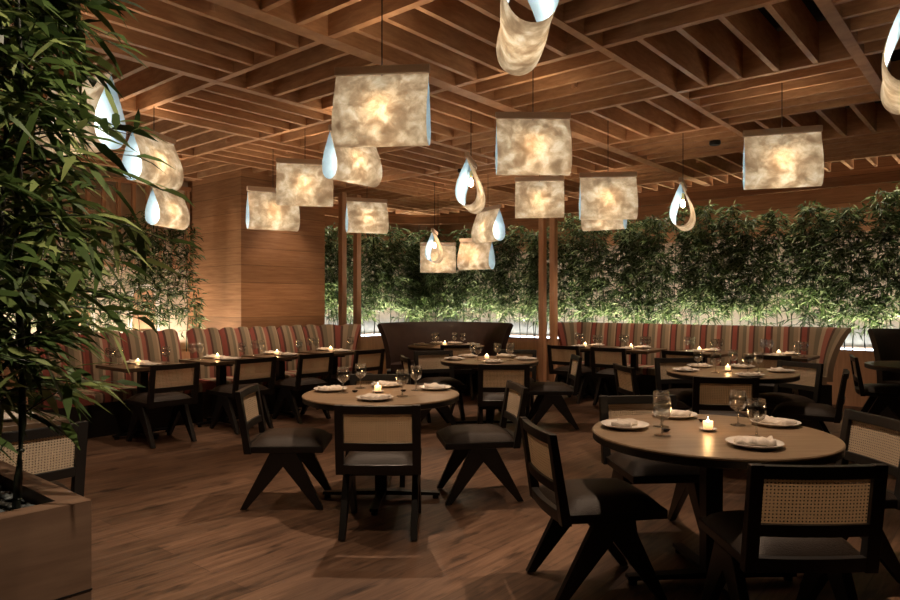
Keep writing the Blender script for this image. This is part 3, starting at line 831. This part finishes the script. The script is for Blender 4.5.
def hedge(pts, label, group, zbase=.69, smin=.92, smax=1.06):
    last = -1
    for x, y in pts:
        k = rnd.randrange(7)
        while k == last: k = rnd.randrange(7)
        last = k
        o = protos[k].take(); place(o, x, y, zbase, rnd.uniform(0, 6.28), label, group)
        s = rnd.uniform(smin, smax); o.scale = (s, s, s)
pts = []
y = -.5
while y < 10.1:
    pts.append((10.9+rnd.uniform(-.14, .10), y)); y += rnd.uniform(.11, .17)
hedge(pts, 'slender leafy bamboo plant in the dense row along the right wall', 'bamboo along the right wall')
pts = []
x = 7.1
while x < 11.1:
    pts.append((x, 9.98+rnd.uniform(-.12, .12))); x += rnd.uniform(.12, .18)
hedge(pts, 'slender leafy bamboo plant in the far corner behind the posts', 'bamboo in the far corner')
pts = []
x = 1.3
while x < 4.9:
    pts.append((x, 8.64+rnd.uniform(-.1, .1))); x += rnd.uniform(.17, .25)
hedge(pts, 'slender bamboo plant behind the left striped banquette', 'bamboo behind the left banquette', smin=.84, smax=.93)

# foreground planter ------------------------------------------------------------
pr = tag(empty('planter_box', (.1, 2.79, 0)), 'large square-edged wooden planter box in the left foreground', 'planter')
X, Y, t, h = .85, .45, .08, .75
MB().bx(-X, X, -Y, -Y+t, .0, h).bx(-X, X, Y-t, Y, 0, h).bx(-X, -X+t, -Y+t, Y-t, 0, h).bx(X-t, X, -Y+t, Y-t, 0, h).build('box', M['planter'], pr)
MB().bx(-X-.002, X+.002, -Y-.002, Y+.002, .455, .46).build('joint', M['darkwood'], pr)
MB().bx(-X+t, X-t, -Y+t, Y-t, .1, .692).build('soil', M['soil'], pr)
pm = MB()
rp = random.Random(3)
ico = [(0, 0, 1)]
for k in range(6): ico.append((.9*math.cos(k*PI/3), .9*math.sin(k*PI/3), .35))
for k in range(6): ico.append((.9*math.cos(k*PI/3+.5), .9*math.sin(k*PI/3+.5), -.35))
ico.append((0, 0, -1))
icf = [(0, 1+k, 1+(k+1) % 6) for k in range(6)]+[(1+k, 7+k, 1+(k+1) % 6) for k in range(6)]+[(1+(k+1) % 6, 7+k, 7+(k+1) % 6) for k in range(6)]+[(13, 7+(k+1) % 6, 7+k) for k in range(6)]
for q in range(1500):
    c = Vector((rp.uniform(-.2, X-t-.02), rp.uniform(-Y+t+.02, Y-t-.02), .697+rp.uniform(0, .018)))
    s = rp.uniform(.010, .020); mt = Matrix.Rotation(rp.uniform(0, 6), 3, 'Z') @ Matrix.Rotation(rp.uniform(-.4, .4), 3, 'X')
    pm.add([c+mt @ Vector((v[0]*s*1.3, v[1]*s, v[2]*s*.6)) for v in ico], icf)
tag(pm.build('pebbles', M['pebble'], smooth=True), 'grey river pebbles covering the soil of the foreground planter box', 'pebbles', kind='stuff').location = (.1, 2.79, 0)
FG = [  # x, y, height, lean
    (.80, 2.53, 2.42, (.00, .0), 'tall dark bamboo stem nearest the corner of the foreground planter'),
    (.76, 2.66, 2.38, (.10, .05), 'second dark bamboo stem just behind the corner one in the foreground planter'),
    (.60, 2.80, 2.45, (.05, .0), 'bamboo plant further back in the foreground planter, left of the two stems'),
    (.45, 2.55, 2.44, (.05, -.05), 'bamboo plant at the far left of the foreground planter, near its front'),
    (.72, 2.98, 2.40, (.08, .0), 'bamboo plant at the rear end of the foreground planter')]
sd = R2.copy()
for q, (x, y, hh, ln, lab) in enumerate(FG):
    cm, lf = bamboo(200+q, hh, .38, ln, big=True, nodes=100, spread=.42, side=sd*.8, lw=(.020, .033), ll=(.11, .19), rad=.0135, per=(6, 9))
    o = bamboo_thing(cm, lf, M['culmdark'], M['leaf_big']); place(o, x, y, .65, 0, lab, 'bamboo in the foreground planter')

# ------------------------------------------------------------------ lights
spotproto = Proto(tag(MB().lathe([(0, .08), (.022, .08), (.024, 0), (.021, 0), (.019, .015), (0, .015)], 16).build('ceiling_spotlight', M['post'], smooth=True, angle=40), 'x', 'spotlight'))
def spot(x, y, w, tx=None, ty=None, ang=62, color=WARM, rad=.035, lab=''):
    tx = x if tx is None else tx; ty = y if ty is None else ty
    o = spotproto.take(); place(o, x, y, 3.235, 0, 'small brown ceiling spotlight in the lattice '+lab, 'ceiling spotlights')
    d = bpy.data.lights.new('spot', 'SPOT'); d.energy = w*.95; d.color = color; d.spot_size = math.radians(ang); d.spot_blend = .6; d.shadow_soft_size = rad
    l = bpy.data.objects.new('spot_light', d); l.location = (x, y, 3.19)
    l.rotation_euler = (Vector((tx, ty, .5))-Vector((x, y, 3.19))).to_track_quat('-Z', 'Y').to_euler(); col.objects.link(l)
def fit(x, y):  # middle of the nearest gap between fins
    return x, y
spot(3.8, 1.5, 130, *T['T1'], lab='over the nearest round table')
spot(3.75, 3.9, 120, *T['T2'], lab='over the centre round table')
spot(6.5, 4.9, 100, *T['T3'], lab='over the middle-distance round table')
spot(6.9, 2.3, 90, *T['T4'], lab='over the round table by the right banquette')
spot(8.1, 6.9, 90, *T['T5'], lab='over the dark booth')
for k in range(4): spot(LX[k], 6.9, 50, LX[k], 7.4, 66, lab=f'over the {ordn[k]} left banquette table')
for k in range(4): spot(8.85, [4.9, 4.17, 3.2, 2.22][k], 50, 9.4, [4.9, 4.17, 3.2, 2.22][k], 66, lab=f'over the {ordn[k]} right banquette table')
spot(2.2, 1.6, 45, 2.2, 1.9, 90, lab='added to light the foreground floor')  # added spotlight, brightens the open floor
spot(1.6, 1.2, 150, .6, 3.0, 60, color=(1, .8, .6), lab='added to light the foreground planter')  # added spotlight, brightens the planter bamboo leaves
spot(2.3, 3.9, 45, 2.3, 4.2, 90, lab='added to light the aisle left of centre table')  # another added floor fill
spot(5.1, 2.9, 45, 5.1, 2.9, 90, lab='added to light aisle between centre and right tables')  # added to even out the floor light
spot(2.2, 5.3, 45, 2.4, 5.6, 90, lab='added to light the left rear aisle')  # added fill for the rear floor
spot(5.9, 7.3, 25, 5.9, 8.2, 70, lab='washing the wooden column')
def area(loc, size, w, color, rot, name='strip_light', spread=180):
    d = bpy.data.lights.new(name, 'AREA'); d.shape = 'RECTANGLE'; d.size = size[0]; d.size_y = size[1]; d.energy = w; d.color = color; d.spread = math.radians(spread)
    o = bpy.data.objects.new(name, d); o.location = loc; o.rotation_euler = rot; col.objects.link(o); return o
# up-lights lying in the planter troughs, then added down-lights above the hedges
area((11.38, 4.1, .76), (10.4, .05), 15, (.76, .87, 1), (PI, 0, PI/2))
area((8.9, 10.48, .76), (4.2, .05), 7, (.76, .87, 1), (PI, 0, 0))
area((11.2, 4.1, .76), (10.4, .05), 30, (1, .82, .66), (PI, 0, PI/2), spread=110)
area((8.9, 10.3, .76), (4.2, .05), 12, (1, .82, .66), (PI, 0, 0), spread=110)
area((10.62, 4.1, .76), (10.4, .05), 85, (1, .88, .66), (PI+.16, 0, PI/2), spread=70)
area((8.9, 9.7, .76), (4.2, .05), 36, (1, .88, .66), (PI-.16, 0, 0), spread=70)
area((3.2, 8.4, .80), (4.0, .06), 28, (1, .84, .66), (PI, 0, 0))
area((3.2, 9.3, .80), (4.0, .06), 24, (1, .84, .66), (PI, 0, 0))
area((10.85, 4.1, 3.4), (10.4, .06), 24, (1, .85, .62), (0, 0, PI/2), spread=100)  # added down-light without a fixture, brightens the upper leaves
area((8.9, 9.95, 3.4), (4.2, .06), 10, (1, .85, .62), (0, 0, 0), spread=100)  # same added down-light for the far corner hedge
# cove light on top of the fascia, washing the underside of the lattice
area((10.68, 3.2, 3.12), (11, .06), 18, (1, .66, .40), (PI-.9, 0, PI/2))
area((8.6, 9.78, 3.12), (3.6, .06), 7, (1, .66, .40), (PI+.9, 0, 0))

# ------------------------------------------------------------------ world, camera
w = bpy.data.worlds.new('world'); bpy.context.scene.world = w; w.use_nodes = True
w.node_tree.nodes['Background'].inputs[0].default_value = (1, .8, .6, 1); w.node_tree.nodes['Background'].inputs[1].default_value = .02
cam = bpy.data.cameras.new('camera'); co = bpy.data.objects.new('camera', cam); col.objects.link(co)
co.location = (0, 0, 1.4); co.rotation_euler = (PI/2, 0, YAW-PI/2)
cam.sensor_width = 36; cam.lens = 677/900*36; cam.shift_y = 3/900; cam.clip_start = .05
sc = bpy.context.scene; sc.camera = co
sc.view_settings.view_transform = 'Standard'; sc.view_settings.look = 'None'; sc.view_settings.gamma = 1
sc.view_settings.exposure = 0.9; sc.view_settings.use_curve_mapping = False
